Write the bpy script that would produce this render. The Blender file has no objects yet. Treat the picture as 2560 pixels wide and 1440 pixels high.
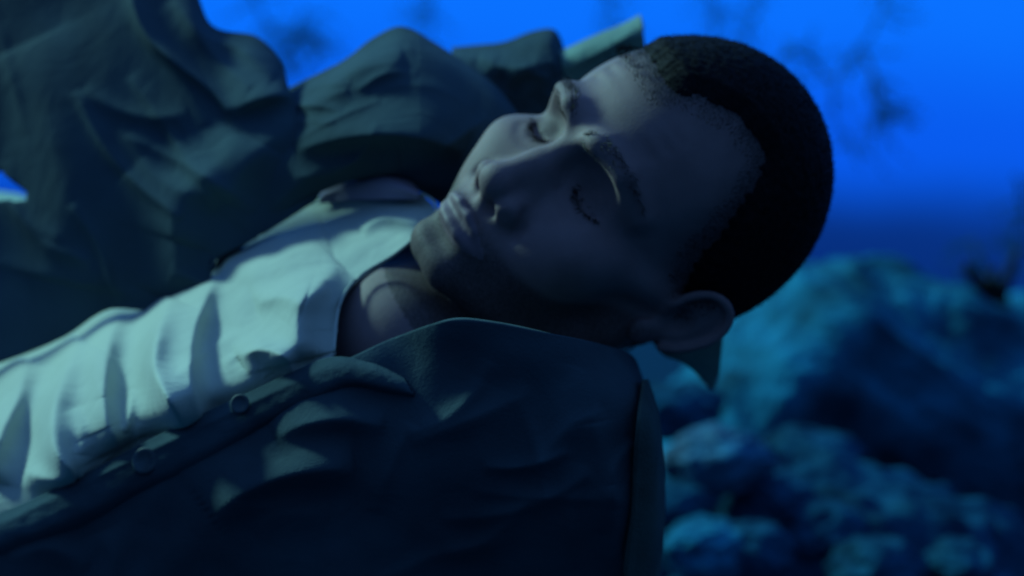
import bpy, math, random
import numpy as np
from mathutils import Vector, noise as mn
S = bpy.context.scene
random.seed(4); rng = np.random.default_rng(4)

# ------------------------------------------------------------------ camera, light, exposure
K = 0.72/2560.0
def ray(px, py): return np.array([(px-1280)*K, 1.0, (720-py)*K])
def at(px, py, D): return ray(px, py)*D
cam = bpy.data.cameras.new("camera"); co = bpy.data.objects.new("camera", cam); S.collection.objects.link(co)
co.rotation_euler = (math.radians(90), 0, 0); cam.lens = 50; cam.sensor_width = 36
cam.clip_start = 0.02; cam.clip_end = 500
cam.dof.use_dof = True; cam.dof.focus_distance = 0.70; cam.dof.aperture_fstop = 3.9
S.camera = co
SUN = np.array([-0.68, 0.31, 0.66]); SUN /= np.linalg.norm(SUN)
W = bpy.data.worlds.new("World"); S.world = W; W.use_nodes = True
nt = W.node_tree; N = nt.nodes; Lk = nt.links; N.clear()
wo = N.new('ShaderNodeOutputWorld'); bg = N.new('ShaderNodeBackground'); Lk.new(bg.outputs[0], wo.inputs[0])
tc = N.new('ShaderNodeTexCoord'); sep = N.new('ShaderNodeSeparateXYZ'); Lk.new(tc.outputs['Generated'], sep.inputs[0])
# open water: bright blue ahead and above, navy towards the bottom; blue fill added behind the camera
r1 = N.new('ShaderNodeValToRGB'); cr = r1.color_ramp; cr.interpolation = 'EASE'
mr = N.new('ShaderNodeMapRange'); mr.inputs[1].default_value = -0.25; mr.inputs[2].default_value = 0.35
nz = N.new('ShaderNodeTexNoise'); nz.inputs['Scale'].default_value = 3.5; nz.inputs['Detail'].default_value = 3
Lk.new(tc.outputs['Generated'], nz.inputs['Vector'])
ma = N.new('ShaderNodeMath'); ma.operation = 'MULTIPLY_ADD'; ma.inputs[1].default_value = 0.07
Lk.new(nz.outputs[0], ma.inputs[0]); Lk.new(sep.outputs[2], ma.inputs[2])
Lk.new(ma.outputs[0], mr.inputs[0]); Lk.new(mr.outputs[0], r1.inputs[0])
els = [(0.0, (0.0006, 0.004, 0.02)), (0.40, (0.0012, 0.012, 0.07)), (0.53, (0.002, 0.03, 0.22)), (0.645, (0.0025, 0.105, 0.86)), (0.80, (0.003, 0.165, 1.0)), (1.0, (0.003, 0.20, 1.0))]
while len(cr.elements) < len(els): cr.elements.new(0.5)
for e, (p, c) in zip(cr.elements, els): e.position = p; e.color = (*c, 1)
mf = N.new('ShaderNodeMapRange'); mf.interpolation_type = 'SMOOTHSTEP'; mf.inputs[1].default_value = 0.15; mf.inputs[2].default_value = 0.80
mf.inputs[3].default_value = 0.0; mf.inputs[4].default_value = 1.0
Lk.new(sep.outputs[1], mf.inputs[0])
fr = N.new('ShaderNodeMapRange'); fr.inputs[1].default_value = -0.12; fr.inputs[2].default_value = 0.9; Lk.new(sep.outputs[2], fr.inputs[0])
fc = N.new('ShaderNodeValToRGB'); fc.color_ramp.elements[0].color = (0.001, 0.005, 0.016, 1); fc.color_ramp.elements[1].color = (0.082, 0.23, 0.60, 1)  # unseen fill, brighter overhead, shaped to light the man
Lk.new(fr.outputs[0], fc.inputs[0])
mx = N.new('ShaderNodeMixRGB'); Lk.new(fc.outputs[0], mx.inputs[1])
Lk.new(mf.outputs[0], mx.inputs[0]); Lk.new(r1.outputs[0], mx.inputs[2]); Lk.new(mx.outputs[0], bg.inputs[0])
bg.inputs[1].default_value = 1.0
sl = bpy.data.lights.new("sun", 'SUN'); so = bpy.data.objects.new("sun", sl); S.collection.objects.link(so)
sl.energy = 3.5; sl.angle = math.radians(9); sl.color = (0.43, 0.92, 0.85)
so.rotation_euler = Vector(SUN).to_track_quat('Z', 'Y').to_euler(); so.location = (-1, 0, 3)
S.view_settings.view_transform = 'Standard'; S.view_settings.look = 'None'; S.view_settings.exposure = 0; S.view_settings.gamma = 1

# ------------------------------------------------------------------ helpers
def mat(name, col, rough=0.8, var=0.25, vscale=8, bump=0.2, bscale=60, sheen=0.0, sss=0.0, dist=0.002, col2=None, stretch=None, spec=0.3, wrinkle=0):
    m = bpy.data.materials.new(name); m.use_nodes = True; t = m.node_tree; n = t.nodes; l = t.links
    b = n['Principled BSDF']; b.inputs['Roughness'].default_value = rough; b.inputs['Specular IOR Level'].default_value = spec
    tcn = n.new('ShaderNodeTexCoord'); src = tcn.outputs['Object']
    if stretch:
        mp = n.new('ShaderNodeMapping'); mp.inputs['Scale'].default_value = stretch; l.new(src, mp.inputs[0]); src = mp.outputs[0]
    a = n.new('ShaderNodeTexNoise'); a.inputs['Scale'].default_value = vscale; a.inputs['Detail'].default_value = 6; l.new(src, a.inputs['Vector'])
    r = n.new('ShaderNodeValToRGB'); c1 = col2 or tuple(x*(1-var) for x in col); c2 = tuple(x*(1+var) for x in col)
    r.color_ramp.elements[0].position = 0.35; r.color_ramp.elements[1].position = 0.65
    r.color_ramp.elements[0].color = (*c1, 1); r.color_ramp.elements[1].color = (*c2, 1)
    l.new(a.outputs[0], r.inputs[0]); l.new(r.outputs[0], b.inputs['Base Color'])
    if bump:
        q = n.new('ShaderNodeTexNoise'); q.inputs['Scale'].default_value = bscale; q.inputs['Detail'].default_value = 8; l.new(src, q.inputs['Vector'])
        bm = n.new('ShaderNodeBump'); bm.inputs['Strength'].default_value = bump; bm.inputs['Distance'].default_value = dist
        l.new(q.outputs[0], bm.inputs['Height']); l.new(bm.outputs[0], b.inputs['Normal'])
    if wrinkle:
        q2 = n.new('ShaderNodeTexNoise'); q2.inputs['Scale'].default_value = wrinkle; q2.inputs['Detail'].default_value = 5; q2.inputs['Distortion'].default_value = .8
        mp2 = n.new('ShaderNodeMapping'); mp2.inputs['Rotation'].default_value = (.3, .6, .9); mp2.inputs['Scale'].default_value = (1, 2.2, .8); l.new(src, mp2.inputs[0]); l.new(mp2.outputs[0], q2.inputs['Vector'])
        b2 = n.new('ShaderNodeBump'); b2.inputs['Strength'].default_value = .3; b2.inputs['Distance'].default_value = .004; l.new(q2.outputs[0], b2.inputs['Height']); l.new(bm.outputs[0], b2.inputs['Normal']); l.new(b2.outputs[0], b.inputs['Normal'])
    if sheen: b.inputs['Sheen Weight'].default_value = sheen; b.inputs['Sheen Roughness'].default_value = 0.5
    if sss:
        b.inputs['Subsurface Weight'].default_value = sss; b.inputs['Subsurface Radius'].default_value = (1, .35, .2); b.inputs['Subsurface Scale'].default_value = 0.004
    return m
M = dict(
 skin=mat('skin', (.225, .158, .160), .68, .10, 45, .35, 700, sss=.2, dist=.0006, spec=.3),
 lip=mat('lip_skin', (.20, .14, .16), .6, .1, 60, .2, 500, dist=.0005),
 hair=mat('black_hair', (.005, .005, .007), .75, .3, 200, 0, spec=.12),
 brow=mat('brow_hair', (.02, .015, .013), .6, .3, 200, 0),
 shirt=mat('pale_cotton', (.44, .50, .43), .85, .06, 14, .35, 900, sheen=.2, dist=.0006, wrinkle=30),
 jacket=mat('dark_wool', (.048, .085, .105), .95, .25, 10, .5, 700, sheen=.0, wrinkle=38, spec=.08, dist=.0008),
 lapel=mat('dark_lapel_wool', (.042, .076, .094), .95, .25, 14, .5, 700, sheen=.0, spec=.08, dist=.0008),
 lining=mat('green_grey_lining', (.14, .28, .23), .8, .25, 25, .4, 500, sheen=.2, dist=.0008),
 seam=mat('greenish_seam', (.05, .085, .075), .9, .25, 25, .4, 500, spec=.1),  # less blue than the jacket wool
 mauve=mat('mauve_cloth', (.30, .25, .32), .8, .12, 20, .3, 500, dist=.0006),
 button=mat('button_horn', (.045, .08, .095), .6, .3, 80, .1, 200),
 rock=mat('reef_rock', (.010, .15, .265), .95, .4, 9, .8, 45, dist=.012, spec=.06, col2=(.004, .05, .09)),
 rock2=mat('pale_rock', (.012, .12, .22), .95, .4, 14, .8, 60, dist=.012, col2=(.03, .08, .13)),
 rock3=mat('dark_rock', (.005, .06, .12), .95, .5, 9, .8, 45, dist=.012, spec=.06, col2=(.002, .02, .04)),
 sand=mat('dark_sand', (.004, .030, .065), 1.0, .3, 4, .6, 60, dist=.01, spec=.02),
 weed=mat('weed', (.05, .16, .20), .8, .4, 10, 0),
 coral=mat('coral_dark', (.015, .03, .03), .9, .4, 30, .6, 90, dist=.004))

_t = M['weed'].node_tree; _tr = _t.nodes.new('ShaderNodeBsdfTranslucent'); _tr.inputs[0].default_value = (.10, .28, .34, 1)
_mx = _t.nodes.new('ShaderNodeMixShader'); _mx.inputs[0].default_value = .75; _t.links.new(_t.nodes['Principled BSDF'].outputs[0], _mx.inputs[1])
_t.links.new(_tr.outputs[0], _mx.inputs[2]); _t.links.new(_mx.outputs[0], _t.nodes['Material Output'].inputs[0])
_t = M['skin'].node_tree; _b = _t.nodes['Principled BSDF']; _a = _t.nodes.new('ShaderNodeAttribute'); _a.attribute_name = 'pigment_shade'
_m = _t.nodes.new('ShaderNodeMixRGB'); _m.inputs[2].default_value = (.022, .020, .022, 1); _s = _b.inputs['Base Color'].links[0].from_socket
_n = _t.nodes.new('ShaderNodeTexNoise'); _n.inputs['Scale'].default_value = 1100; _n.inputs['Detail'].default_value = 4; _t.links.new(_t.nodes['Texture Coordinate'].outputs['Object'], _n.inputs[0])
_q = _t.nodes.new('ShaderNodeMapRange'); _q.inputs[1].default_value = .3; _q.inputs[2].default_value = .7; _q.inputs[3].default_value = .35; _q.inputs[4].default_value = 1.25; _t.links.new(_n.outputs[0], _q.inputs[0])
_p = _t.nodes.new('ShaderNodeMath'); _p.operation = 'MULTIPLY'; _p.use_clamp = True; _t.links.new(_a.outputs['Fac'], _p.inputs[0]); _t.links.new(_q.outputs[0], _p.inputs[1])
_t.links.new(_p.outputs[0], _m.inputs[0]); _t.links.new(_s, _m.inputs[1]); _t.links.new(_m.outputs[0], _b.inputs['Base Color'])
def link(name, V, F, m, parent=None, smooth=True):
    me = bpy.data.meshes.new(name); me.from_pydata([tuple(map(float, v)) for v in V] if not isinstance(V, np.ndarray) else V.tolist(), [], F.tolist() if isinstance(F, np.ndarray) else F)
    me.update(); me.materials.append(m)
    if smooth: me.polygons.foreach_set('use_smooth', [True]*len(me.polygons))
    o = bpy.data.objects.new(name, me); S.collection.objects.link(o)
    if parent: o.parent = parent
    return o
def tag(o, label=None, cat=None, group=None, kind=None):
    for k, v in (('label', label), ('category', cat), ('group', group), ('kind', kind)):
        if v: o[k] = v
    return o
def empty(name, loc=(0, 0, 0)):
    o = bpy.data.objects.new(name, None); o.location = loc; o.empty_display_size = .05; S.collection.objects.link(o); return o

# ------------------------------------------------------------------ seabed, reef
def fbm(x, y, z=0., o=5, s=1.):
    return mn.fractal(Vector((x*s, y*s, z*s)), 1.0, 2.0, o)
def seabed():
    xs = np.concatenate([-np.geomspace(60, 2.2, 14), np.linspace(-2, 3, 90), np.geomspace(3.2, 60, 14)])
    ys = np.concatenate([[-20, -6, -2], np.linspace(-.8, 5, 100), np.geomspace(5.3, 90, 22)])
    V = []; nx = len(xs)
    for y in ys:
        for x in xs:
            d = max(0, math.hypot(x, y)-4); z = -.62 + .05*fbm(x, y, 0, 5, 1.3)*min(1, 6/(1+d)) - .012*d
            V.append((x, y, z))
    F = [(j*nx+i, j*nx+i+1, (j+1)*nx+i+1, (j+1)*nx+i) for j in range(len(ys)-1) for i in range(nx-1)]
    return link('seabed', V, F, M['sand'])
tag(seabed(), kind='structure')

def blob(name, c, r, m, seed=0, sub=5, amp=.25, s=2.2, rotz=0., streak=None, parent=None, fine=.05):
    import bmesh
    bm = bmesh.new(); bmesh.ops.create_icosphere(bm, subdivisions=sub, radius=1)
    ca, sa = math.cos(rotz), math.sin(rotz); rr = Vector(r)
    for v in bm.verts:
        p = v.co.copy(); q = p*s + Vector((seed*7.3, seed*3.1, seed*1.7))
        q2 = p*s*3.5
        if streak: q2 = Vector((q2.x*streak[0], q2.y*streak[1], q2.z*streak[2]))
        f = 1 + amp*mn.fractal(q, .9, 2, 4) + fine*mn.fractal(q2+Vector((seed, 0, 0)), .8, 2, 5)
        p = Vector((p.x*rr.x, p.y*rr.y, p.z*rr.z))*f
        v.co = (p.x*ca-p.y*sa, p.x*sa+p.y*ca, p.z)
    me = bpy.data.meshes.new(name); bm.to_mesh(me); bm.free(); me.materials.append(m)
    me.polygons.foreach_set('use_smooth', [True]*len(me.polygons))
    o = bpy.data.objects.new(name, me); o.location = c; S.collection.objects.link(o)
    if parent: o.parent = parent
    return o
# the big reef mound behind the man's head: a height field standing on the seabed
def mound():
    n1, n2 = 260, 200; V = []
    top = [(1500, 1200), (1620, 1060), (1700, 930), (1770, 815), (1850, 735), (1950, 655), (2060, 630), (2200, 652), (2350, 690), (2470, 718), (2560, 742), (2800, 830), (3100, 960)]
    tx = [t[0] for t in top]; ty = [t[1] for t in top]
    for j in range(n2):
        v = j/(n2-1)
        for i in range(n1):
            px = 1450+1700*i/(n1-1); yr = 2.35
            x = (px-1280)*K*yr; zc = (720-np.interp(px, tx, ty))*K*yr
            ang = (v-.18)/.82*math.pi/2           # front foot (v=1) to crest (v=.18) and down the back
            a2 = (v-.18)/.82*2.75; rz = .17+.09*max(0, min(1, (px-1850)/800))
            if v > .18: y = yr - .36*math.sin(a2); z = zc-.01 - rz*(1-math.cos(a2))
            else: y = yr + (0.18-v)/.18*.8; z = zc-.02-.7*((.18-v)/.18)**2
            e = fbm(x, y, z, 4, 2.6)*.018 + fbm(x*1.5, y*3, z*6+x*4, 5, 2.2)*.030 + abs(fbm(x, y, z+5, 4, 8))*.012
            k = min(1, (i/(n1-1))*12)*1.0
            V.append((x, y-.5*e, max(z+e*k, -.68)))
    F = [(j*n1+i, j*n1+i+1, (j+1)*n1+i+1, (j+1)*n1+i) for j in range(n2-1) for i in range(n1-1)]
    return link('reef_mound', V, F, M['rock'])
tag(mound(), 'large rounded reef mound with streaky teal crust behind the head', 'reef mound')
tag(blob('reef_ridge', tuple(at(2000, 1770, 1.72)), (.37, .22, .30), M['rock3'], 3, 6, .10, 2.4, 0., fine=.06), 'low dark reef ridge sloping down to the right below the big mound', 'reef ridge')
rocks = [(1790, 1150, 1.62, .052, 'rock2', 'smooth round pale boulder just right of the jacket shoulder'),
 (1765, 1372, 1.50, .046, 'rock', 'flat bright blue rock at the foot of the reef beside the jacket'),
 (1920, 1240, 1.66, .045, 'rock3', 'dark lumpy rock right of the round pale boulder'),
 (1700, 1260, 1.60, .040, 'rock3', 'small dark rock between the round boulder and the flat bright rock'),
 (2060, 1330, 1.58, .050, 'rock3', 'broad dark rock in the middle of the rubble below the mound'),
 (1880, 1370, 1.50, .040, 'rock3', 'small rock right of the flat bright rock at the bottom edge'),
 (2200, 1420, 1.50, .045, 'rock3', 'dark rounded rock cut off by the bottom edge of the picture'),
 (2400, 1405, 1.52, .036, 'rock3', 'dark rock at the foot of the ridge in the lower right corner'),
 (2010, 1150, 1.80, .060, 'rock3', 'dark rock in the hollow between the mound and the rubble'),
 (1690, 1030, 1.85, .055, 'rock3', 'rock high on the rubble next to the shoulder seam')]
for i, (px, py, D, r, mm, lab) in enumerate(rocks):
    o = blob('rock', tuple(at(px, py, D)), (r*1.15, r, r*.72), M[mm], i+11, 5, .22, 1.4, i*1.1, fine=.05)
    tag(o, lab, 'rock', 'rocks at the foot of the reef')
# sea whip on the crest
def tube_pts(P, R, n=8):
    V = []; F = []
    P = [Vector(p) for p in P]
    for i, p in enumerate(P):
        t = (P[min(i+1, len(P)-1)]-P[max(i-1, 0)]).normalized(); a = t.orthogonal().normalized(); b = t.cross(a)
        for k in range(n):
            w = 2*math.pi*k/n; V.append(tuple(p+(a*math.cos(w)+b*math.sin(w))*R[i]))
    for i in range(len(P)-1):
        for k in range(n): F.append((i*n+k, i*n+(k+1) % n, (i+1)*n+(k+1) % n, (i+1)*n+k))
    F.append(tuple(range(n))[::-1]); F.append(tuple((len(P)-1)*n+k for k in range(n)))
    return V, F
def spline(pts, n):
    pts = np.array(pts, float); m = len(pts); out = []
    P = np.vstack([2*pts[0]-pts[1], pts, 2*pts[-1]-pts[-2]])
    for t in np.linspace(0, m-1-1e-9, n):
        i = int(t); f = t-i; p0, p1, p2, p3 = P[i:i+4]
        out.append(.5*((2*p1)+(-p0+p2)*f+(2*p0-5*p1+4*p2-p3)*f*f+(-p0+3*p1-3*p2+p3)*f**3))
    return np.array(out)
def merge(parts):
    V = []; F = []
    for v, f in parts:
        k = len(V); V += list(v); F += [tuple(i+k for i in q) for q in f]
    return V, F
sp = empty('sea_sponge', tuple(at(2480, 800, 2.2)))
tag(sp, 'dark branching sponge standing on the crest of the reef mound', 'sponge')
inv = -np.array(at(2480, 800, 2.2))
def spt(px, py, D=2.2): return np.array(at(px, py, D))+inv
c = spline([spt(2505, 810), spt(2490, 770), spt(2468, 735), spt(2452, 700)], 12); link('stem', *tube_pts(c, np.interp(range(12), [0, 5, 11], [.02, .024, .012])), M['coral'], sp)
for q in ([(2495, 770), (2508, 720), (2530, 670), (2546, 625)], [(2480, 750), (2478, 710), (2488, 670)], [(2460, 720), (2430, 690), (2415, 655)]):
    c = spline([spt(*a, 2.2-.03*k) for k, a in enumerate(q)], 12); link('branch', *tube_pts(c, np.linspace(.013, .004, 12)), M['coral'], sp)

# drifting weed far off in the open water: stalk and blades
def weed(label, D, strands, wid, name='seaweed'):
    base = at(*strands[0][-1], D); o = empty(name, tuple(base)); tag(o, label, 'seaweed', 'seaweed in the open water')
    for k, st in enumerate(strands):
        pts = [np.array(at(a, b, D+.12*math.sin(a*.05+k)))-base for a, b in st]; n = 30
        c = spline(pts, n); c[1:] += rng.normal(size=(n-1, 3))*wid*.35; parts = [tube_pts(c, np.linspace(wid*.42, wid*.2, n), 6)]
        for i in range(2, n-1):
            if random.random() < .35: continue
            s_ = random.choice((-1, 1)); dr = np.array([s_*random.uniform(.5, 1), random.uniform(-.5, .5), random.uniform(-1.1, .2)]); dr /= np.linalg.norm(dr)
            L = wid*random.uniform(4, 14); q = [c[i]]
            for t in range(6): dr = dr+rng.normal(size=3)*.28+np.array([0, 0, -.06]); dr /= np.linalg.norm(dr); q.append(q[-1]+dr*L/6)
            parts.append(tube_pts(q, np.linspace(wid*.26, wid*.1, 7), 5))
            for t in range(2, 7):
                lf = rng.normal(size=3); lf[2] -= .4; lf /= np.linalg.norm(lf); sd = np.cross(lf, [0, 1, 0.1]); sd /= np.linalg.norm(sd)
                p = q[t]; l_ = wid*random.uniform(.7, 1.6); w = wid*.28; th = np.cross(sd, lf)*w*.2
                parts.append(([tuple(p), tuple(p+lf*l_*.5+sd*w), tuple(p+lf*l_), tuple(p+lf*l_*.5-sd*w), tuple(p+lf*l_*.5+th)], [(0, 1, 4), (1, 2, 4), (2, 3, 4), (3, 0, 4), (0, 3, 2, 1)]))
        link('frond', *merge(parts), M['weed'], o)
weed('long drooping seaweed hanging to the right of the head', 3.5,
     [[(2215, -120), (2205, 20), (2150, 120), (2085, 200), (2090, 300), (2140, 390)], [(2150, 120), (2190, 200), (2200, 260), (2250, 300)], [(2085, 200), (2020, 150), (1960, 120)]], .011)
weed('thin seaweed wisp just above the hair', 5.2, [[(1880, -150), (1900, 0), (1870, 70), (1890, 150)], [(1760, -150), (1775, 0), (1790, 60)]], .012)
weed('short seaweed tuft between the two jacket humps', 5.0, [[(620, -160), (640, 0), (690, 90), (740, 190)], [(690, 90), (780, 90), (810, 130)], [(760, 20), (740, 100), (720, 190)]], .014)
weed('faint seaweed strand above the middle jacket hump', 5.4, [[(1040, -150), (1070, -20), (1080, 50), (1060, 130)]], .013)
weed('faint seaweed strand above the green collar', 5.4, [[(1530, -150), (1520, -20), (1545, 50), (1540, 110)]], .012)
weed('dark thin seaweed rising at the right edge above the mound', 3.6, [[(2545, 440), (2560, 530), (2535, 600), (2545, 700)], [(2430, 600), (2445, 650), (2440, 720)]], .012)

# ------------------------------------------------------------------ the man: continuous body from a distance field
HR = np.array([[-0.39599057, -0.49195926, 0.77534996], [0.58666407, -0.78511778, -0.19853296], [0.70641116, 0.37625278, 0.59951406]])
HC = np.array([0.07288, 0.86067, 0.04632]); HS = 0.975
def smin(a, b, k):
    h = np.clip(.5+.5*(b-a)/k, 0, 1); return b*(1-h)+a*h-k*h*(1-h)
def smax(a, b, k): return -smin(-a, -b, k)
def ell(p, c, r):
    q = (p-np.array(c, np.float32)); r = np.array(r, np.float32)
    k0 = np.sqrt(((q/r)**2).sum(-1)); k1 = np.sqrt(((q/(r*r))**2).sum(-1))+1e-6
    return k0*(k0-1)/k1
def cap(p, a, b, ra, rb):
    a = np.array(a, np.float32); b = np.array(b, np.float32); ab = b-a
    h = np.clip(((p-a)@ab)/(ab@ab), 0, 1); return np.sqrt(((p-a-h[..., None]*ab)**2).sum(-1))-(ra+(rb-ra)*h)
def chain(p, pts, rs):
    d = None
    for i in range(len(pts)-1):
        e = cap(p, pts[i], pts[i+1], rs[i], rs[i+1]); d = e if d is None else np.minimum(d, e)
    return d
def head_sdf(P):
    A = P.copy(); A[..., 0] = np.abs(A[..., 0]); s = A
    d = ell(P, (3, -14, 32), (80, 92, 91))
    d = smin(d, ell(s, (0, 30, 28), (62, 57, 60)), 20)
    d = smin(d, ell(s, (0, 34, -25), (59, 52, 62)), 18)
    d = smin(d, ell(s, (0, 40, -70), (43, 47, 40)), 16)
    d = smin(d, chain(s, [(60, -2, -30), (55, 6, -66), (40, 45, -90), (14, 80, -98)], [15, 15, 13, 13]), 16)
    d = smin(d, ell(s, (0, 84, -98), (19, 13, 13)), 12)
    d = smin(d, ell(s, (47, 59, -29), (21, 21, 18)), 14)
    d = smin(d, ell(s, (32, 60, -50), (22, 24, 26)), 26)
    d = smin(d, cap(s, (50, 55, -24), (69, 8, -10), 10, 8), 12)
    d = smin(d, chain(s, [(3, 87, 13), (18, 90, 14), (36, 82, 15), (51, 63, 9)], [8, 10.5, 9.5, 5]), 12)
    d = smax(d, -chain(s, [(0, 96, 4), (3.5, 99, 16), (5, 97, 28)], [1, 1.5, .8]), 6)
    for wz in (38, 47, 56):
        d = smax(d, -chain(s, [(0, 94-(wz-38)*.25, wz-1), (20, 91-(wz-38)*.25, wz+1), (38, 79-(wz-38)*.25, wz-2)], [1.2, 1.5, .8]), 5)
    d = smax(d, -ell(s, (31, 97, -3), (21, 25, 14)), 9)
    d = smax(d, -ell(s, (15, 98, -6), (7, 13, 12)), 8)
    d = smin(d, ell(s, (31.5, 60, -5.5), (14.5, 13.5, 12)), 3)
    d = smax(d, -ell(s, (30, 88, 3), (17, 13, 6)), 5)
    d = smax(d, -chain(s, [(18, 72, -8.5), (25, 74, -11.5), (33, 74.5, -12.5), (41, 72, -11.5), (46, 67, -9)], [.6, .9, .9, .9, .6]), 2.2)
    d = smax(d, -chain(s, [(17, 84, -17), (26, 86, -21), (36, 85, -21), (45, 80, -17)], [.6, .9, .9, .6]), 5)
    # nose
    n = chain(s, [(0, 84, 6), (0, 89, -12), (0, 97, -30), (0, 101, -40)], [7.5, 7.5, 9, 10.5])
    n = smin(n, ell(s, (0, 102, -43), (11.5, 10, 9.5)), 5)
    n = smin(n, ell(s, (16, 92.5, -47), (8.5, 10.5, 8.5)), 5)
    n = smin(n, cap(s, (0, 100, -50), (0, 93, -57), 4, 4), 4)
    n = smin(n, cap(s, (4, 86, -20), (14, 88, -44), 9, 8), 9)
    n = smax(n, -ell(s, (9.5, 97, -56.5), (4.8, 6, 5)), 2)
    d = smin(d, n, 6)
    d = smax(d, -chain(s, [(23, 93, -40), (27, 89, -48), (28.5, 88, -54)], [.8, 1.4, .8]), 6)
    # mouth
    d = smin(d, ell(s, (0, 74, -72), (31, 26, 22)), 10)
    d = smin(d, chain(s, [(0, 101.5, -68.5), (6, 101.5, -67.5), (15, 97.5, -69.5), (25, 89, -74)], [2.6, 3.0, 2.6, 1.4]), 4)
    d = smin(d, chain(s, [(0, 100, -79.5), (9, 98.5, -79.5), (17, 94.5, -78), (25, 88, -75)], [3.8, 3.6, 3, 1.4]), 4)
    d = smax(d, -chain(s, [(0, 106.5, -74.2), (9, 105, -73.6), (18, 99.5, -74), (28, 90, -77), (34, 82, -84), (37, 78, -92)], [1.6, 1.6, 1.6, 1.6, 1.4, .8]), 3)
    d = smax(d, -cap(s, (0, 105.5, -59), (0, 106, -64), 1.4, 2), 3)
    d = smax(d, -ell(s, (0, 103, -90), (17, 7, 4.5)), 8)
    d = smax(d, -chain(s, [(22, 100, -52), (33, 93, -64), (40, 84, -80)], [.8, 1.0, .6]), 9)
    # temples slightly hollow
    d = smax(d, -ell(s, (87, 42, 18), (18, 26, 26)), 14)
    # ear
    e0 = np.array([80, -6, -13], np.float32); q = s-e0
    ang = math.radians(33); ca, sa = math.cos(ang), math.sin(ang)
    u = q[..., 0]*ca+q[..., 1]*sa     # outward
    v = q[..., 1]*ca-q[..., 0]*sa     # forward
    tl = math.radians(20); w = q[..., 2]*math.cos(tl)+v*math.sin(tl)*-1; v = v*math.cos(tl)+q[..., 2]*math.sin(tl)
    E = np.stack([u, v, w], -1)
    th = np.linspace(-.35, 1.35, 12)*math.pi
    rim = [(9-2*abs(math.sin(t)), 16.5*math.sin(t-math.pi/2)*(-1)*-1, 0) for t in th]
    rimp = []
    for t in np.linspace(math.radians(-20), math.radians(235), 14):   # from front top over the top and down the back
        rimp.append((8, 16*math.cos(t), 9+20*math.sin(t) if math.sin(t) > 0 else 9+30*math.sin(t)))
    e = ell(E, (3, -1, 5), (5, 15, 25))
    e = smin(e, chain(E, rimp, [3.0]*14), 2)
    e = smin(e, ell(E, (4, 3, -23), (4, 8, 9)), 4)
    e = smax(e, -ell(E, (11, 3, -2), (8.5, 9, 12)), 3)
    e = smax(e, -chain(E, [(10, 9, 18), (11, -4, 21), (11, -10.5, 8), (10, -9, -8)], [2, 2.4, 2.2, 1.5]), 3)
    e = smin(e, ell(E, (4, 13, -3), (4, 4, 7)), 3)
    d = smin(d, e, 3)
    return d
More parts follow.
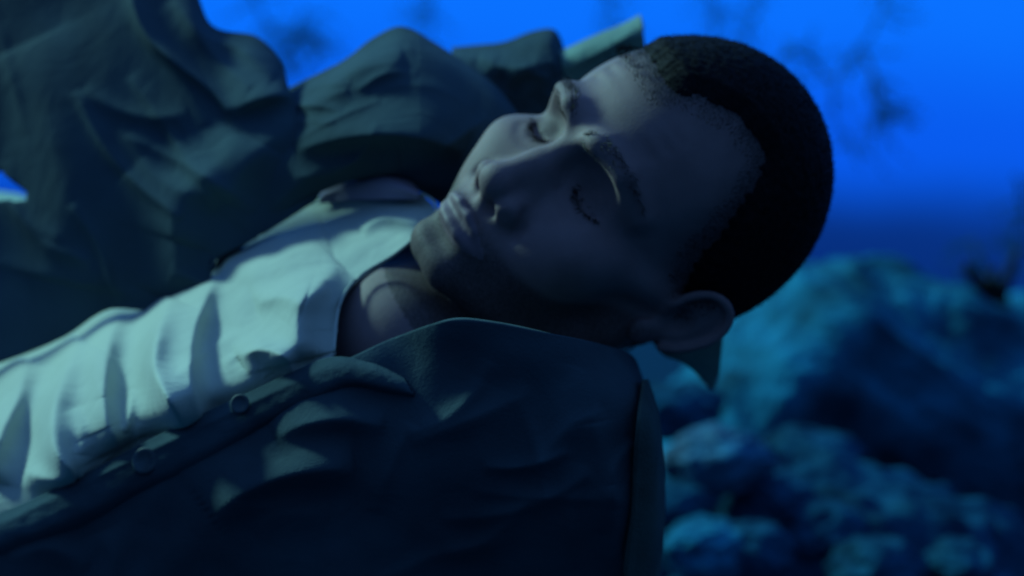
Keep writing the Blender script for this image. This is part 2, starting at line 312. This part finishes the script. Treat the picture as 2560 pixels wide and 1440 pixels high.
# torso frame
TU = np.array([.9, -.27, .36]); TU /= np.linalg.norm(TU); TL = np.array([0, -.8, -.6]); TF = np.cross(TL, TU); TF /= np.linalg.norm(TF)
SC = np.array([-.10, .935, -.045])     # between the shoulders
def body_mesh():
    h = .0016
    lo = np.array([-.30, .56, -.30]); hi = np.array([.235, 1.14, .215])
    n = np.ceil((hi-lo)/h).astype(int)+1
    g = [(lo[i]+h*np.arange(n[i])).astype(np.float32) for i in range(3)]
    Fv = np.empty(n, np.float32)
    hc = (HC-HR@np.array([0, 0, 0])).astype(np.float32); R = HR.astype(np.float32)
    T = np.stack([-TL, TF, TU], 1).astype(np.float32)
    nA = HC+HR@np.array([0, -30, -45])/1000*HS; nB = np.array(at(950, 790, .91))
    for a in range(0, n[0], 8):
        X, Y, Z = np.meshgrid(g[0][a:a+8], g[1], g[2], indexing='ij'); P = np.stack([X, Y, Z], -1)
        q = ((P-SC.astype(np.float32))@T)*1000
        d = ell(q, (0, -20, -110), (150, 85, 170))
        A = q.copy(); A[..., 0] = np.abs(A[..., 0])
        d = smin(d, cap(A, (60, -25, -10), (145, -35, -45), 40, 42), 40)
        d = smin(d, cap(A, (150, -45, -55), (165, -70, -200), 40, 36), 25)
        pm = P*1000
        d = smin(d, cap(pm, nB*1000, nA*1000, 50, 50), 30)
        d = smin(d, cap(pm, np.array(at(1040, 876, .866))*1000, np.array(at(1160, 800, .880))*1000, 59, 46), 12)
        x = (P-hc)@R*(1000/HS)
        near = (np.abs(x[..., 0]) < 105) & (np.abs(x[..., 1]) < 135) & (np.abs(x[..., 2]) < 135)
        dh = np.full(d.shape, 60, np.float32)
        if near.any(): dh[near] = head_sdf(x[near])*HS
        Fv[a:a+8] = smin(d, dh, 8)
    S_ = Fv < 0
    c = [S_[i:n[0]-1+i, j:n[1]-1+j, k:n[2]-1+k] for i in (0, 1) for j in (0, 1) for k in (0, 1)]
    allc = c[0].copy(); anyc = c[0].copy()
    for q in c[1:]: allc &= q; anyc |= q
    act = anyc & ~allc; idx = np.argwhere(act); vid = np.full(act.shape, -1, np.int32); vid[act] = np.arange(len(idx))
    cor = {}
    for i in (0, 1):
        for j in (0, 1):
            for k in (0, 1): cor[i, j, k] = Fv[idx[:, 0]+i, idx[:, 1]+j, idx[:, 2]+k]
    acc = np.zeros((len(idx), 3)); cnt = np.zeros(len(idx))
    for ax in range(3):
        for u in (0, 1):
            for v in (0, 1):
                k0 = [0, 0, 0]; o = [i for i in range(3) if i != ax]; k0[o[0]] = u; k0[o[1]] = v; k1 = list(k0); k1[ax] = 1
                f0 = cor[tuple(k0)]; f1 = cor[tuple(k1)]; m = (f0 < 0) != (f1 < 0)
                t = np.where(m, f0/np.where(m, f0-f1, 1), 0); p = np.tile(np.array(k0, float), (len(idx), 1)); p[:, ax] = t
                acc[m] += p[m]; cnt += m
    V = lo+h*(idx+acc/cnt[:, None])
    Q = []
    for ax in range(3):
        o = [(ax+1) % 3, (ax+2) % 3]
        sl0 = [slice(1, n[i]-1) for i in range(3)]; sl1 = list(sl0); sl0[ax] = slice(0, n[ax]-1); sl1[ax] = slice(1, n[ax])
        s0 = S_[tuple(sl0)]; s1 = S_[tuple(sl1)]; e = np.argwhere(s0 != s1)
        fl = s0[tuple(e.T)]
        off = np.array([1, 1, 1]); off[ax] = 0; e = e+off
        def cell(a_, b_):
            q = e.copy(); q[:, o[0]] -= a_; q[:, o[1]] -= b_; return vid[tuple(q.T)]
        quad = np.stack([cell(1, 1), cell(0, 1), cell(0, 0), cell(1, 0)], 1)
        quad[~fl] = quad[~fl][:, ::-1]; Q.append(quad)
    return V, np.concatenate(Q)
man = empty('person', tuple(SC))
tag(man, 'man lying under water in dark jacket and pale shirt, eyes closed', 'person')
V, Q = body_mesh()
V = V-SC
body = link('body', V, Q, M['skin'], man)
body.data.materials.append(M['lip'])
# lips get a redder skin
hv = ((V+SC-HC)@HR)*(1000/HS)
cen = hv[Q].mean(1); ax = np.abs(cen[:, 0])
up = np.interp(ax, [0, 6, 16, 27], [-65.5, -64, -67, -73.5]); lowb = np.interp(ax, [0, 9, 18, 27], [-85.5, -85, -82, -76.5])
lipm = (ax < 27) & (cen[:, 1] > 86) & (cen[:, 2] < up) & (cen[:, 2] > lowb)
mi = lipm.astype(np.int32); body.data.polygons.foreach_set('material_index', mi)
sm = body.modifiers.new('smooth', 'SMOOTH'); sm.factor = .5; sm.iterations = 2

hx = np.abs(hv[:, 0]); hz = hv[:, 2]; hy = hv[:, 1]
def sstep(a, b, t): t = np.clip((t-a)/(b-a), 0, 1); return t*t*(3-2*t)
cheekline = np.interp(hy, [0, 30, 60, 85, 110], [-18, -42, -56, -62, -58])
beard_shade = sstep(0, 9, cheekline-hz)*(hz > -135)*sstep(-22, 4, hy)*(1-np.exp(-(hx/22)**2-((hz+74)/9)**2)*.9)*.75*sstep(-30, 20, hy)  # stubble, strengthened to paint in shade on the lower cheek
bz = np.interp(hx, [8, 22, 38, 54], [13, 17.5, 20, 13]); brow = np.exp(-((hz-bz)/3.4)**2)*sstep(7, 13, hx)*(1-sstep(48, 57, hx))*(hy > 45)*.45
socket_shade = .42*np.exp(-((hx-31)/15)**2-((hz+4)/9)**2)*(hy > 45)  # shade of the eye sockets, painted into the skin colour
pigment_shade = np.clip(beard_shade+brow+socket_shade, 0, 1)
# hair: close cropped, a cap plus short strands
def hairmask(p):
    x, y, z = np.abs(p[:, 0]), p[:, 1], p[:, 2]
    jag = 1.5*np.sin(p[:, 0]*.45)+1.2*np.sin(z*.8+1)+.8*np.sin(p[:, 0]*1.9+z*2.1)+.8*np.sin(z*2.9+p[:, 1]*1.7)
    yb = np.interp(z, [-72, -60, -45, -25, -14, -8, 0, 17, 38, 60, 70, 84, 90, 120], [-75, -66, -44, -30, -24, -8, 8, 20, 27, 31, 32, 31, 55, 140])
    yt = np.where(p[:, 0] < 0, np.interp(x, [0, 8, 21, 36, 49, 60], [84, 80, 64, 46, 31, 28]), np.interp(x, [0, 30, 51, 70], [84, 76, 60, 36]))
    return ((y < yb+jag) | ((z > 66+jag) & (y < yt+jag))) & (z > -66) & ~((x > 77) & (z < 28) & (y > -42) & (z > -50))
mh = hairmask(hv)
me = body.data; nrm = np.empty(len(V)*3, np.float32); me.vertices.foreach_get('normal', nrm); nrm = nrm.reshape(-1, 3).astype(float)
near_head = (np.abs(hv[:, 0]) < 90) & (np.abs(hv[:, 1]) < 125) & (hv[:, 2] < 130)
mh &= near_head
fm = mh[Q].all(1); used = np.unique(Q[fm]); rem = np.full(len(V), -1); rem[used] = np.arange(len(used))
# soft edge: the cap rises from the skin away from the hairline
edge = np.zeros(len(V), bool); edge[np.unique(Q[mh[Q].any(1) & ~fm])] = True
lvl = np.full(len(V), 0.); cur = edge.copy(); seen = edge.copy()
for k in range(5):
    nx_ = np.zeros(len(V), bool); nx_[np.unique(Q[cur[Q].any(1)])] = True
    new = nx_ & ~seen; lvl[new] = k+1; seen |= new; cur = new
lvl[~seen] = 6
nz_ = np.array([mn.noise(Vector(p)*330) + .7*mn.noise(Vector(p)*700) for p in V[used]])
off = (.0006+.0009*lvl[used]*.8)*(1+.12*nz_) + .0002*nz_*lvl[used]/6
hairv = V[used]+nrm[used]*off[:, None]
lv = np.zeros(len(V)); cur = mh.copy(); seen = cur.copy()
for k in range(14):
    nx_ = np.zeros(len(V), bool); nx_[np.unique(Q[cur[Q].any(1)])] = True; new = nx_ & ~seen; lv[new] = 1-(k+.5)/14; seen |= new; cur = new
lv[mh] = 1
pigment_shade = np.clip(pigment_shade+lv**2.2*.95*near_head, 0, 1)
at_ = body.data.attributes.new('pigment_shade', 'FLOAT', 'POINT'); at_.data.foreach_set('value', pigment_shade.astype(np.float32))
hair = link('hair', hairv, rem[Q[fm]], M['hair'], man)
sv = []; sf = []
pick = np.concatenate([rng.choice(used, 26000), rng.choice(np.where((lv > .45) & (lv < 1) & near_head)[0], 6500)])
for i in pick:
    p = V[i]; nn = nrm[i]; l_ = rng.uniform(.0015, .0038)*(.45+.55*lvl[i]/6); t = rng.normal(size=3)*.45+nn+HR@np.array([0, .2, .1]); t /= np.linalg.norm(t)
    a = np.cross(t, rng.normal(size=3)); a /= np.linalg.norm(a); b_ = np.cross(t, a); w = .00016; k = len(sv); q = p+rng.normal(size=3)*.0006
    bs = q+nn*(.0003+.0006*lvl[i])
    sv += [bs+a*w, bs-a*.5*w+b_*w, bs-a*.5*w-b_*w, bs+t*l_]; sf += [(k, k+1, k+3), (k+1, k+2, k+3), (k+2, k, k+3)]
link('hair_strands', np.array(sv), sf, M['hair'], hair, smooth=False)
# brows and lashes
def tufts(name, cond_pts, n, length, m, direc):
    sv = []; sf = []
    C = spline(cond_pts, 60)
    for _ in range(n):
        f = rng.random(); c0 = C[int(f*59)]; prof = math.sin(math.pi*min(1, .15+f*.85))**.6
        c1 = c0+rng.normal(size=3)*np.array([1.2, .1, 1.9*prof]); j = np.argmin(((hv-c1)**2).sum(1)) if n < 1200 else 0
        p = V[j]; nn = nrm[j]; t = HR@direc(f, math.copysign(1, c0[0])) + .35*nn + rng.normal(size=3)*.18; t /= np.linalg.norm(t)
        a = np.cross(t, nn); a /= np.linalg.norm(a); w = .00022; k = len(sv); l_ = length*rng.uniform(.6, 1.1)
        sv += [p+a*w, p-a*w, p+nn*w, p+t*l_+nn*.0004]; sf += [(k, k+1, k+3), (k+1, k+2, k+3), (k+2, k, k+3)]
    return link(name, np.array(sv), sf, m, man, smooth=False)
for s in (-1, 1):
    tufts('eyebrow', [(s*10, 94, 13), (s*22, 93, 18), (s*38, 86, 20), (s*54, 66, 13)], 170, .005, M['brow'], lambda f, g: np.array([g*(.5+.5*f), 0, .5-.9*f]))
    tufts('eyelash', [(s*20, 76, -10), (s*27, 78, -12.5), (s*36, 77.5, -12.5), (s*45, 72, -10)], 130, .0045, M['brow'], lambda f, g: np.array([g*(f-.3), .8, -.7]))

# ------------------------------------------------------------------ cloth patches
P0 = np.array(at(940, 650, .84)); PN = TF
def Dpl(px, py):
    r = np.stack([(px-1280)*K, np.ones_like(px), (720-py)*K], -1); return (P0@PN)/(r@PN)
def Dnear(px, py):
    e = np.interp(px, [-250, 0, 160, 430, 640, 740, 850, 1000, 1180, 1400, 1600], [1372, 1290, 1218, 1080, 985, 940, 905, 930, 905, 885, 880])
    return np.interp(px, [-250, 0, 430, 850, 1600], [.84, .828, .806, .780, .742])+(.00005+.00005*np.clip((px-850)/250, 0, 1))*(py-e)
def Dfar(px, py):
    e = np.interp(px, [-250, 0, 150, 265, 400, 515, 640, 790, 900, 1050, 1200], [990, 905, 845, 775, 772, 702, 594, 500, 450, 470, 520])
    return np.interp(px, [-250, 0, 265, 515, 800, 1050, 1300], [.984, .972, .948, .922, .907, .888, .884])-.004+.00006*(e-py)
def catmull(A, n):   # along axis 0
    m = A.shape[0]; P = np.concatenate([2*A[:1]-A[1:2], A, 2*A[-1:]-A[-2:-1]]); t = np.linspace(0, m-1-1e-9, n); i = t.astype(int); f = (t-i).reshape(-1, *([1]*(A.ndim-1)))
    p0, p1, p2, p3 = P[i], P[i+1], P[i+2], P[i+3]
    return .5*((2*p1)+(-p0+p2)*f+(2*p0-5*p1+4*p2-p3)*f*f+(-p0+3*p1-3*p2+p3)*f**3)
def fold_field(px, py, folds):
    out = np.zeros_like(px)
    for pts, hgt, wl, wr in folds:     # crest line, height (m), width (px) to its left side / right side (looking along the line)
        C = spline(pts, 40); best = np.full(px.shape, 1e9); sd = np.zeros_like(px); tt = np.zeros_like(px)
        for i in range(len(C)-1):
            a = C[i]; b = C[i+1]; ab = b-a; L2 = ab@ab+1e-9
            qx = px-a[0]; qy = py-a[1]; h = np.clip((qx*ab[0]+qy*ab[1])/L2, 0, 1)
            dx = qx-h*ab[0]; dy = qy-h*ab[1]; d = np.hypot(dx, dy); m = d < best
            best = np.where(m, d, best); sd = np.where(m, ab[0]*qy-ab[1]*qx, sd); tt = np.where(m, (i+h)/(len(C)-1), tt)
        w = np.where(sd < 0, wl, wr); tp = np.sin(np.pi*np.clip(tt, .0, 1))**.5
        out += hgt*tp*np.exp(-((best/w)**2+.02)**.72+.06)
    return out
def creases(n, x0, x1, y0, y1, ang, L, h, w, seed):
    r = np.random.default_rng(seed); out = []
    for _ in range(n):
        x, y = r.uniform(x0, x1), r.uniform(y0, y1); a = math.radians(ang+r.normal()*16); l = L*r.uniform(.5, 1.2); b = r.normal()*.35; P = []
        for t in (-.5, -.17, .17, .5):
            P.append((x+l*t*math.cos(a+b*t), y+l*t*math.sin(a+b*t)))
        ww = w*r.uniform(.6, 1.5); out.append((P, h*r.uniform(.4, 1.2), ww, ww*r.uniform(.5, 1.6)))
    return out
def patch(name, rows, m, parent, folds=(), nu=160, nv=110, absD=False, wr=.0012, wrs=1., thick=.0016, cut=None, seed=0, crease=0., Df=None, oct=4):
    A = np.array(rows, float); G = catmull(A, nv); G = catmull(G.transpose(1, 0, 2), nu).transpose(1, 0, 2)
    px, py, dz = G[..., 0], G[..., 1], G[..., 2]
    D = dz if absD else (Df or Dpl)(px, py)+dz
    D = D-fold_field(px, py, folds)
    w = np.zeros_like(D)
    for a in range(nv):
        for b in range(nu):
            v = Vector((px[a, b]/110*wrs, py[a, b]/110*wrs, seed*3.3))
            w[a, b] = mn.fractal(v, 1.0 if oct < 3 else .9, 2.1, oct) + (crease*max(0, 1-abs(mn.noise(v*.9))*5) if crease else 0)
    D = D-wr*w
    r = np.stack([(px-1280)*K, np.ones_like(px), (720-py)*K], -1)*D[..., None]
    V = r.reshape(-1, 3)-SC
    F = []
    from itertools import product
    for a, b in product(range(nv-1), range(nu-1)):
        if cut is not None and cut(px[a, b], py[a, b]): continue
        F.append((a*nu+b, (a+1)*nu+b, (a+1)*nu+b+1, a*nu+b+1))
    o = link(name, V, F, m, parent)
    so_ = o.modifiers.new('thickness', 'SOLIDIFY'); so_.thickness = thick; so_.offset = -1
    return o
def z(lst, d): return [(a, b, d) for a, b in lst]

shirt_rows = [
 [(-200, 830, 0.0300), (60, 800, 0.0300), (250, 740, 0.0300), (430, 690, 0.0200), (600, 590, 0.0000), (760, 500, 0.0060), (900, 487, 0.0107), (1056, 484, 0.0221)],
 [(-200, 950, 0.0000), (50, 900, 0.0000), (240, 850, 0.0000), (430, 790, -0.0072), (620, 700, -0.0148), (790, 610, -0.0062), (940, 560, 0.0016), (1084, 535, 0.0108)],
 [(-200, 1080, -0.0080), (60, 1020, -0.0100), (250, 950, -0.0100), (440, 890, -0.0136), (640, 800, -0.0155), (790, 720, -0.0062), (890, 665, 0.0000), (1000, 622, 0.0069)],
 [(-200, 1220, -0.0060), (80, 1150, -0.0080), (270, 1070, -0.0080), (460, 990, -0.0124), (640, 920, -0.0115), (750, 850, -0.0027), (810, 800, 0.0011), (866, 735, 0.0046)],
 [(-200, 1380, .022), (100, 1262, .022), (290, 1165, .022), (470, 1080, .022), (640, 1010, .022), (740, 950, .018), (800, 925, .016), (834, 885, .014)]]
shirt_folds = [
 ([(535, 690), (505, 760), (480, 850), (475, 950), (500, 1060)], .023, 26, 120),
 ([(430, 745), (395, 830), (385, 920), (425, 1010), (475, 1090)], .028, 44, 26),
 ([(310, 765), (275, 840), (262, 930), (262, 1040), (300, 1120)], .022, 36, 52),
 ([(205, 850), (160, 940), (132, 1040), (140, 1130), (220, 1210)], .030, 64, 30),
 ([(60, 1180), (130, 1200), (190, 1190)], .012, 40, 30),
 ([(70, 900), (40, 1000), (0, 1090), (-30, 1200)], .022, 40, 32),
 ([(-60, 900), (-90, 1000), (-120, 1200)], .02, 40, 32),
 ([(545, 640), (610, 660), (700, 640), (820, 600)], .010, 60, 50),
 ([(735, 960), (715, 900), (650, 870), (600, 900)], .012, 34, 26),
 ([(850, 660), (770, 740), (740, 820), (760, 900)], .018, 50, 60),
 ([(640, 760), (700, 740), (760, 760)], .008, 40, 30),
 ([(900, 575), (960, 545), (1050, 560)], .006, 22, 18),
 ([(790, 505), (900, 502), (1050, 498)], .005, 16, 12)]
shirt_folds = [(p_, h_*1.6, a_, b_) for p_, h_, a_, b_ in shirt_folds]
shirt = patch('shirt', shirt_rows, M['shirt'], man, shirt_folds+creases(7, 480, 1000, 560, 900, -30, 200, .0028, 20, 12)+creases(8, 0, 450, 880, 1150, -75, 200, .004, 16, 13), 260, 190, oct=2, wr=.0040, wrs=.9, seed=1)
cl = np.array([(770, 500, .0), (900, 486, -.004), (1050, 484, .004), (1088, 535, .000), (1000, 625, -.005), (900, 690, -.006), (850, 760, -.004), (834, 880, .002)])
# bound edge of the neckline: a thin rolled band
def roll(name, line, r_mm, m, parent, n=70, flat=.6):
    C = spline(line, n); P = [np.array(at(a, b, float(Dpl(np.array(a), np.array(b))+d)))-SC for a, b, d in C]
    return link(name, *tube_pts(P, np.full(n, r_mm/1000), 10), m, parent)
roll('collar', cl, .9, M['shirt'], shirt)

# near side of the jacket (towards the camera) with its lapel
near_rows = [
 [(-250, 1372, 0.000), (0, 1290, 0.000), (160, 1218, 0.000), (430, 1080, -0.001), (640, 985, -0.002), (740, 940, -0.003), (850, 905, -0.004), (995, 840, 0.006), (1150, 800, -0.006), (1390, 836, -0.002), (1510, 862, 0.040), (1580, 888, 0.085), (1606, 940, 0.130)],
 [(-250, 1480, -0.010), (0, 1400, -0.011), (180, 1330, -0.012), (430, 1210, -0.014), (640, 1110, -0.015), (760, 1050, -0.017), (880, 1010, -0.018), (1020, 1000, -0.017), (1200, 990, -0.015), (1400, 985, -0.010), (1570, 1000, 0.012), (1616, 1000, 0.060), (1626, 1010, 0.120)],
 [(-250, 1600, -0.010), (0, 1520, -0.012), (200, 1460, -0.014), (430, 1340, -0.017), (650, 1230, -0.020), (780, 1170, -0.023), (900, 1130, -0.025), (1050, 1120, -0.025), (1220, 1110, -0.022), (1420, 1110, -0.015), (1590, 1110, 0.000), (1642, 1112, 0.050), (1650, 1120, 0.120)],
 [(-250, 1760, -0.005), (0, 1700, -0.007), (220, 1620, -0.010), (440, 1500, -0.015), (660, 1400, -0.020), (800, 1340, -0.023), (920, 1300, -0.025), (1070, 1290, -0.026), (1240, 1280, -0.022), (1430, 1280, -0.015), (1600, 1280, 0.000), (1652, 1280, 0.050), (1660, 1290, 0.120)],
 [(-250, 1960, 0.020), (0, 1900, 0.020), (240, 1820, 0.010), (460, 1720, 0.000), (680, 1640, -0.005), (820, 1600, -0.008), (940, 1570, -0.010), (1090, 1550, -0.010), (1250, 1530, -0.007), (1440, 1520, 0.000), (1590, 1510, 0.030), (1640, 1510, 0.080), (1650, 1510, 0.140)]]
near_folds = [
 ([(530, 1290), (620, 1225), (740, 1185), (890, 1170)], .026, 66, 46),
 ([(690, 1095), (760, 1062), (860, 1048), (960, 1068)], .010, 34, 34),
 ([(820, 1290), (700, 1290), (640, 1330)], .006, 50, 34),
 ([(1200, 950), (1120, 1100), (1100, 1280), (1150, 1420)], .003, 60, 60),
 ([(1450, 920), (1400, 1100), (1420, 1300), (1450, 1440)], .003, 70, 60),
 ([(250, 1330), (280, 1400), (260, 1500)], .008, 40, 40),
 ([(20, 1400), (120, 1370), (220, 1420)], .006, 40, 30)]
jacket = patch('jacket', near_rows, M['jacket'], man, near_folds+creases(12, 300, 1500, 1000, 1420, -28, 380, .0045, 20, 3)+creases(6, 1150, 1560, 950, 1400, 80, 330, .005, 26, 4), 260, 140, Df=Dnear, oct=2, wr=.006, wrs=.5, seed=2, thick=.003)
lap_rows = [
 [(-250, 1366, -0.004), (0, 1282, -0.004), (160, 1210, -0.004), (430, 1070, -0.004), (640, 972, -0.004), (740, 925, -0.004), (830, 892, -0.004), (930, 905, -0.004), (1010, 940, -0.004)],
 [(-250, 1400, -0.014), (0, 1315, -0.014), (180, 1240, -0.014), (445, 1105, -0.014), (650, 1005, -0.014), (755, 955, -0.014), (850, 920, -0.014), (940, 930, -0.014), (1020, 960, -0.014)],
 [(-250, 1450, -0.018), (0, 1360, -0.018), (210, 1280, -0.018), (470, 1150, -0.018), (670, 1045, -0.018), (780, 990, -0.018), (870, 955, -0.018), (950, 965, -0.018), (1030, 985, -0.018)],
 [(-250, 1490, -0.010), (0, 1400, -0.010), (230, 1310, -0.010), (490, 1185, -0.010), (690, 1075, -0.010), (800, 1015, -0.010), (890, 975, -0.010), (960, 985, -0.010), (1040, 1000, -0.010)]]
lapel = patch('lapel', lap_rows, M['lapel'], jacket, [([(0, 1310), (430, 1100), (760, 945)], .002, 10, 10)], 160, 40, Df=Dnear, wr=.0015, wrs=1.2, seed=3, thick=.003)
# buttons on the lapel edge
def button(px, py, r_mm, parent):
    D = float(Dnear(np.array(float(px)), np.array(float(py))))-.0155; c0 = np.array(at(px, py, D))
    n = np.array([-.15, -.95, .2]); n /= np.linalg.norm(n); a = np.cross(n, TU); a /= np.linalg.norm(a); b = np.cross(a, n)
    prof = [(0, .3), (.55, .3), (.7, .9), (.9, 1.0), (1.0, .5), (.95, -.3)]; V = []; F = []; k = 28
    for r_, h_ in prof:
        for i in range(k):
            w = 2*math.pi*i/k; V.append(tuple(c0-SC+(a*math.cos(w)+b*math.sin(w))*r_mm/1000*max(r_, .01)+n*h_*.0009))
    for j in range(len(prof)-1):
        for i in range(k): F.append((j*k+i, j*k+(i+1) % k, (j+1)*k+(i+1) % k, (j+1)*k+i))
    return link('button', V, F, M['button'], parent)
button(362, 1152, 7.5, lapel); button(600, 1010, 5.5, lapel)

# seam strip down the near shoulder
patch('shoulder_seam', [[(1604, 950, .060), (1592, 1040, .014), (1582, 1160, .008), (1576, 1280, .008), (1560, 1400, .010), (1560, 1480, .02)],
 [(1608, 950, .075), (1622, 1040, .034), (1634, 1160, .030), (1634, 1280, .030), (1622, 1390, .036), (1612, 1480, .04)],
 [(1614, 952, .10), (1640, 1040, .08), (1652, 1160, .08), (1656, 1280, .08), (1648, 1390, .08), (1638, 1480, .08)]], M['seam'], jacket, (), 80, 20, wr=.001, thick=.002, Df=lambda a, b: Dnear(a, b)-.02)

# far side of the jacket
far_rows = [
 [(-250, -160, 0.000), (0, -160, 0.000), (200, -160, 0.000), (340, -140, 0.008), (470, -60, 0.024), (530, 62, 0.032), (640, 90, 0.032), (700, 150, 0.032), (722, 222, 0.024)],
 [(-250, 60, -0.010), (0, 40, -0.010), (200, 20, -0.010), (350, 20, -0.010), (460, 80, -0.005), (540, 150, 0.000), (620, 190, 0.000), (690, 230, 0.004), (750, 280, 0.008)],
 [(-250, 260, -0.015), (0, 230, -0.015), (200, 220, -0.015), (350, 210, -0.015), (460, 230, -0.013), (560, 280, -0.010), (640, 310, -0.007), (710, 340, -0.005), (780, 370, 0.000)],
 [(-250, 480, -0.018), (0, 460, -0.018), (200, 440, -0.018), (350, 430, -0.018), (470, 420, -0.015), (570, 420, -0.013), (650, 430, -0.010), (730, 440, -0.005), (800, 450, 0.000)],
 [(-250, 740, -0.015), (0, 700, -0.015), (180, 660, -0.015), (320, 610, -0.015), (450, 570, -0.015), (540, 540, -0.013), (620, 520, -0.010), (700, 500, -0.006), (800, 480, 0.000)],
 [(-250, 990, -0.010), (0, 905, -0.010), (150, 845, -0.010), (265, 775, -0.011), (400, 772, -0.011), (515, 702, -0.011), (545, 645, -0.010), (640, 594, -0.006), (790, 500, 0.000)]]
far_folds = [
 ([(318, -80), (335, 20), (375, 100), (450, 165), (520, 220), (572, 282)], .011, 16, 13),
 ([(560, 285), (620, 255), (690, 235), (760, 240)], .018, 74, 26),
 ([(600, 330), (560, 400), (470, 480), (430, 600)], .012, 90, 60),
 ([(430, -10), (520, 90), (600, 120), (690, 190)], .012, 50, 24),
 ([(40, 120), (120, 300), (160, 520), (120, 700)], .016, 120, 110),
 ([(330, 420), (420, 520), (440, 640), (400, 740)], .010, 60, 60),
 ([(760, 300), (640, 380), (560, 500)], .010, 60, 60)]
inside = lambda a, b: (a < 62) and (430+.8*max(a, 0) < b+0 and b < 500) and (b > 425+.85*max(a, 0))
far = patch('jacket_front', far_rows, M['jacket'], jacket, far_folds+creases(16, 0, 620, 60, 720, 55, 360, .005, 20, 6), 240, 190, Df=Dfar, oct=2, wr=.0045, wrs=.42, seed=5, thick=.003, cut=lambda a, b: a < 64 and 425+.85*max(a, 0) < b < 500)
hump_rows = [
 [(690, 235, 0.040), (770, 196, 0.040), (860, 150, 0.040), (930, 96, 0.048), (1005, 66, 0.048), (1090, 108, 0.048), (1180, 170, 0.040), (1250, 225, 0.040), (1300, 290, 0.032)],
 [(700, 270, 0.016), (780, 240, 0.012), (860, 190, 0.008), (935, 150, 0.008), (1005, 130, 0.008), (1085, 160, 0.008), (1170, 215, 0.008), (1245, 270, 0.008), (1300, 330, 0.008)],
 [(660, 360, 0.000), (750, 330, -0.007), (850, 290, -0.014), (940, 260, -0.014), (1010, 250, -0.014), (1080, 270, -0.014), (1150, 300, -0.010), (1220, 340, -0.007), (1290, 390, 0.000)],
 [(600, 480, -0.007), (700, 440, -0.010), (820, 390, -0.014), (920, 370, -0.015), (1000, 365, -0.014), (1070, 370, -0.013), (1140, 390, -0.008), (1200, 410, -0.003), (1260, 450, 0.000)],
 [(560, 600, -0.002), (680, 540, -0.003), (790, 470, -0.005), (890, 440, -0.005), (960, 432, -0.005), (1030, 440, 0.000), (1090, 460, 0.004), (1150, 480, 0.008), (1200, 520, 0.016)],
 [(530, 680, 0.002), (640, 592, 0.005), (740, 515, 0.008), (830, 470, 0.010), (900, 448, 0.012), (980, 452, 0.013), (1050, 480, 0.016), (1100, 510, 0.024), (1160, 560, 0.032)]]
hump_folds = [
 ([(740, 372), (850, 345), (950, 335), (1050, 345), (1160, 376)], .022, 62, 26),
 ([(760, 280), (840, 205), (920, 165), (1010, 155)], .014, 34, 46),
 ([(1030, 80), (1120, 140), (1220, 215), (1280, 280)], .006, 20, 20),
 ([(640, 560), (760, 450), (860, 410), (1000, 400)], .006, 40, 30)]
patch('lapel', hump_rows, M['jacket'], jacket, hump_folds+creases(12, 720, 1180, 120, 420, -12, 260, .004, 15, 8), 220, 180, Df=Dfar, oct=2, wr=.004, wrs=.5, seed=7, thick=.003)
patch('undershirt', [[(800, 470, .0), (860, 425, .0), (940, 412, .0), (1010, 440, .0), (1050, 478, .004)],
 [(800, 490, -.016), (860, 455, -.022), (940, 445, -.024), (1000, 462, -.02), (1045, 486, -.01)],
 [(800, 510, -.006), (860, 500, -.008), (940, 498, -.008), (1000, 498, -.006), (1050, 500, .0)]], M['mauve'], man, (), 60, 30, wr=.001)
# far shoulder behind the face, and the green collar
patch('sleeve', [z([(1130, 118), (1190, 112), (1260, 104), (1330, 78), (1385, 74), (1410, 120), (1418, 190)], 1.03),
 z([(1130, 150), (1190, 150), (1260, 150), (1320, 130), (1370, 120), (1400, 160), (1412, 220)], .985),
 z([(1150, 220), (1210, 230), (1260, 235), (1310, 225), (1360, 215), (1400, 230), (1420, 260)], .975),
 z([(1200, 330), (1240, 340), (1280, 345), (1320, 345), (1360, 340), (1400, 335), (1430, 330)], .985)], M['lapel'], jacket,
 [([(1200, 140), (1280, 170), (1400, 150)], .010, 24, 20), ([(1260, 200), (1320, 180), (1380, 200)], .006, 20, 16)], 110, 80, absD=True, wr=.004, wrs=1.6, seed=9, thick=.003)
patch('collar', [z([(1400, 128), (1450, 104), (1500, 82), (1550, 62), (1600, 36)], 1.0),
 z([(1405, 150), (1455, 130), (1505, 110), (1555, 90), (1606, 66)], .985),
 z([(1410, 190), (1460, 172), (1510, 150), (1560, 128), (1612, 104)], .985),
 z([(1420, 240), (1470, 220), (1520, 200), (1570, 180), (1615, 150)], .99)], M['lining'], jacket, [([(1420, 170), (1500, 130), (1590, 80)], .003, 10, 10)], 80, 40, absD=True, wr=.0012, wrs=2, seed=10, thick=.004)
patch('collar', [z([(1620, 800), (1680, 790), (1740, 780), (1800, 770), (1815, 800)], .93),
 z([(1630, 850), (1680, 850), (1740, 850), (1795, 850), (1806, 860)], .92),
 z([(1660, 890), (1700, 895), (1740, 900), (1790, 915), (1800, 920)], .92),
 z([(1700, 900), (1730, 925), (1755, 950), (1780, 975), (1796, 950)], .93)], M['lining'], shirt, (), 60, 50, absD=True, wr=.001, seed=12, thick=.002)
# the hem fold at the far left
patch('cuff', [[(-120, 470, .02), (-40, 474, .02), (20, 480, .02), (60, 488, .02), (76, 500, .03)],
 [(-120, 510, -.0), (-40, 505, -.0), (20, 502, .0), (58, 500, .0), (80, 504, .01)],
 [(-120, 570, .0), (-40, 560, .0), (10, 545, .0), (50, 525, .0), (78, 508, .01)]], M['lining'], jacket, (), 50, 30, wr=.001)

S.render.engine = 'CYCLES'
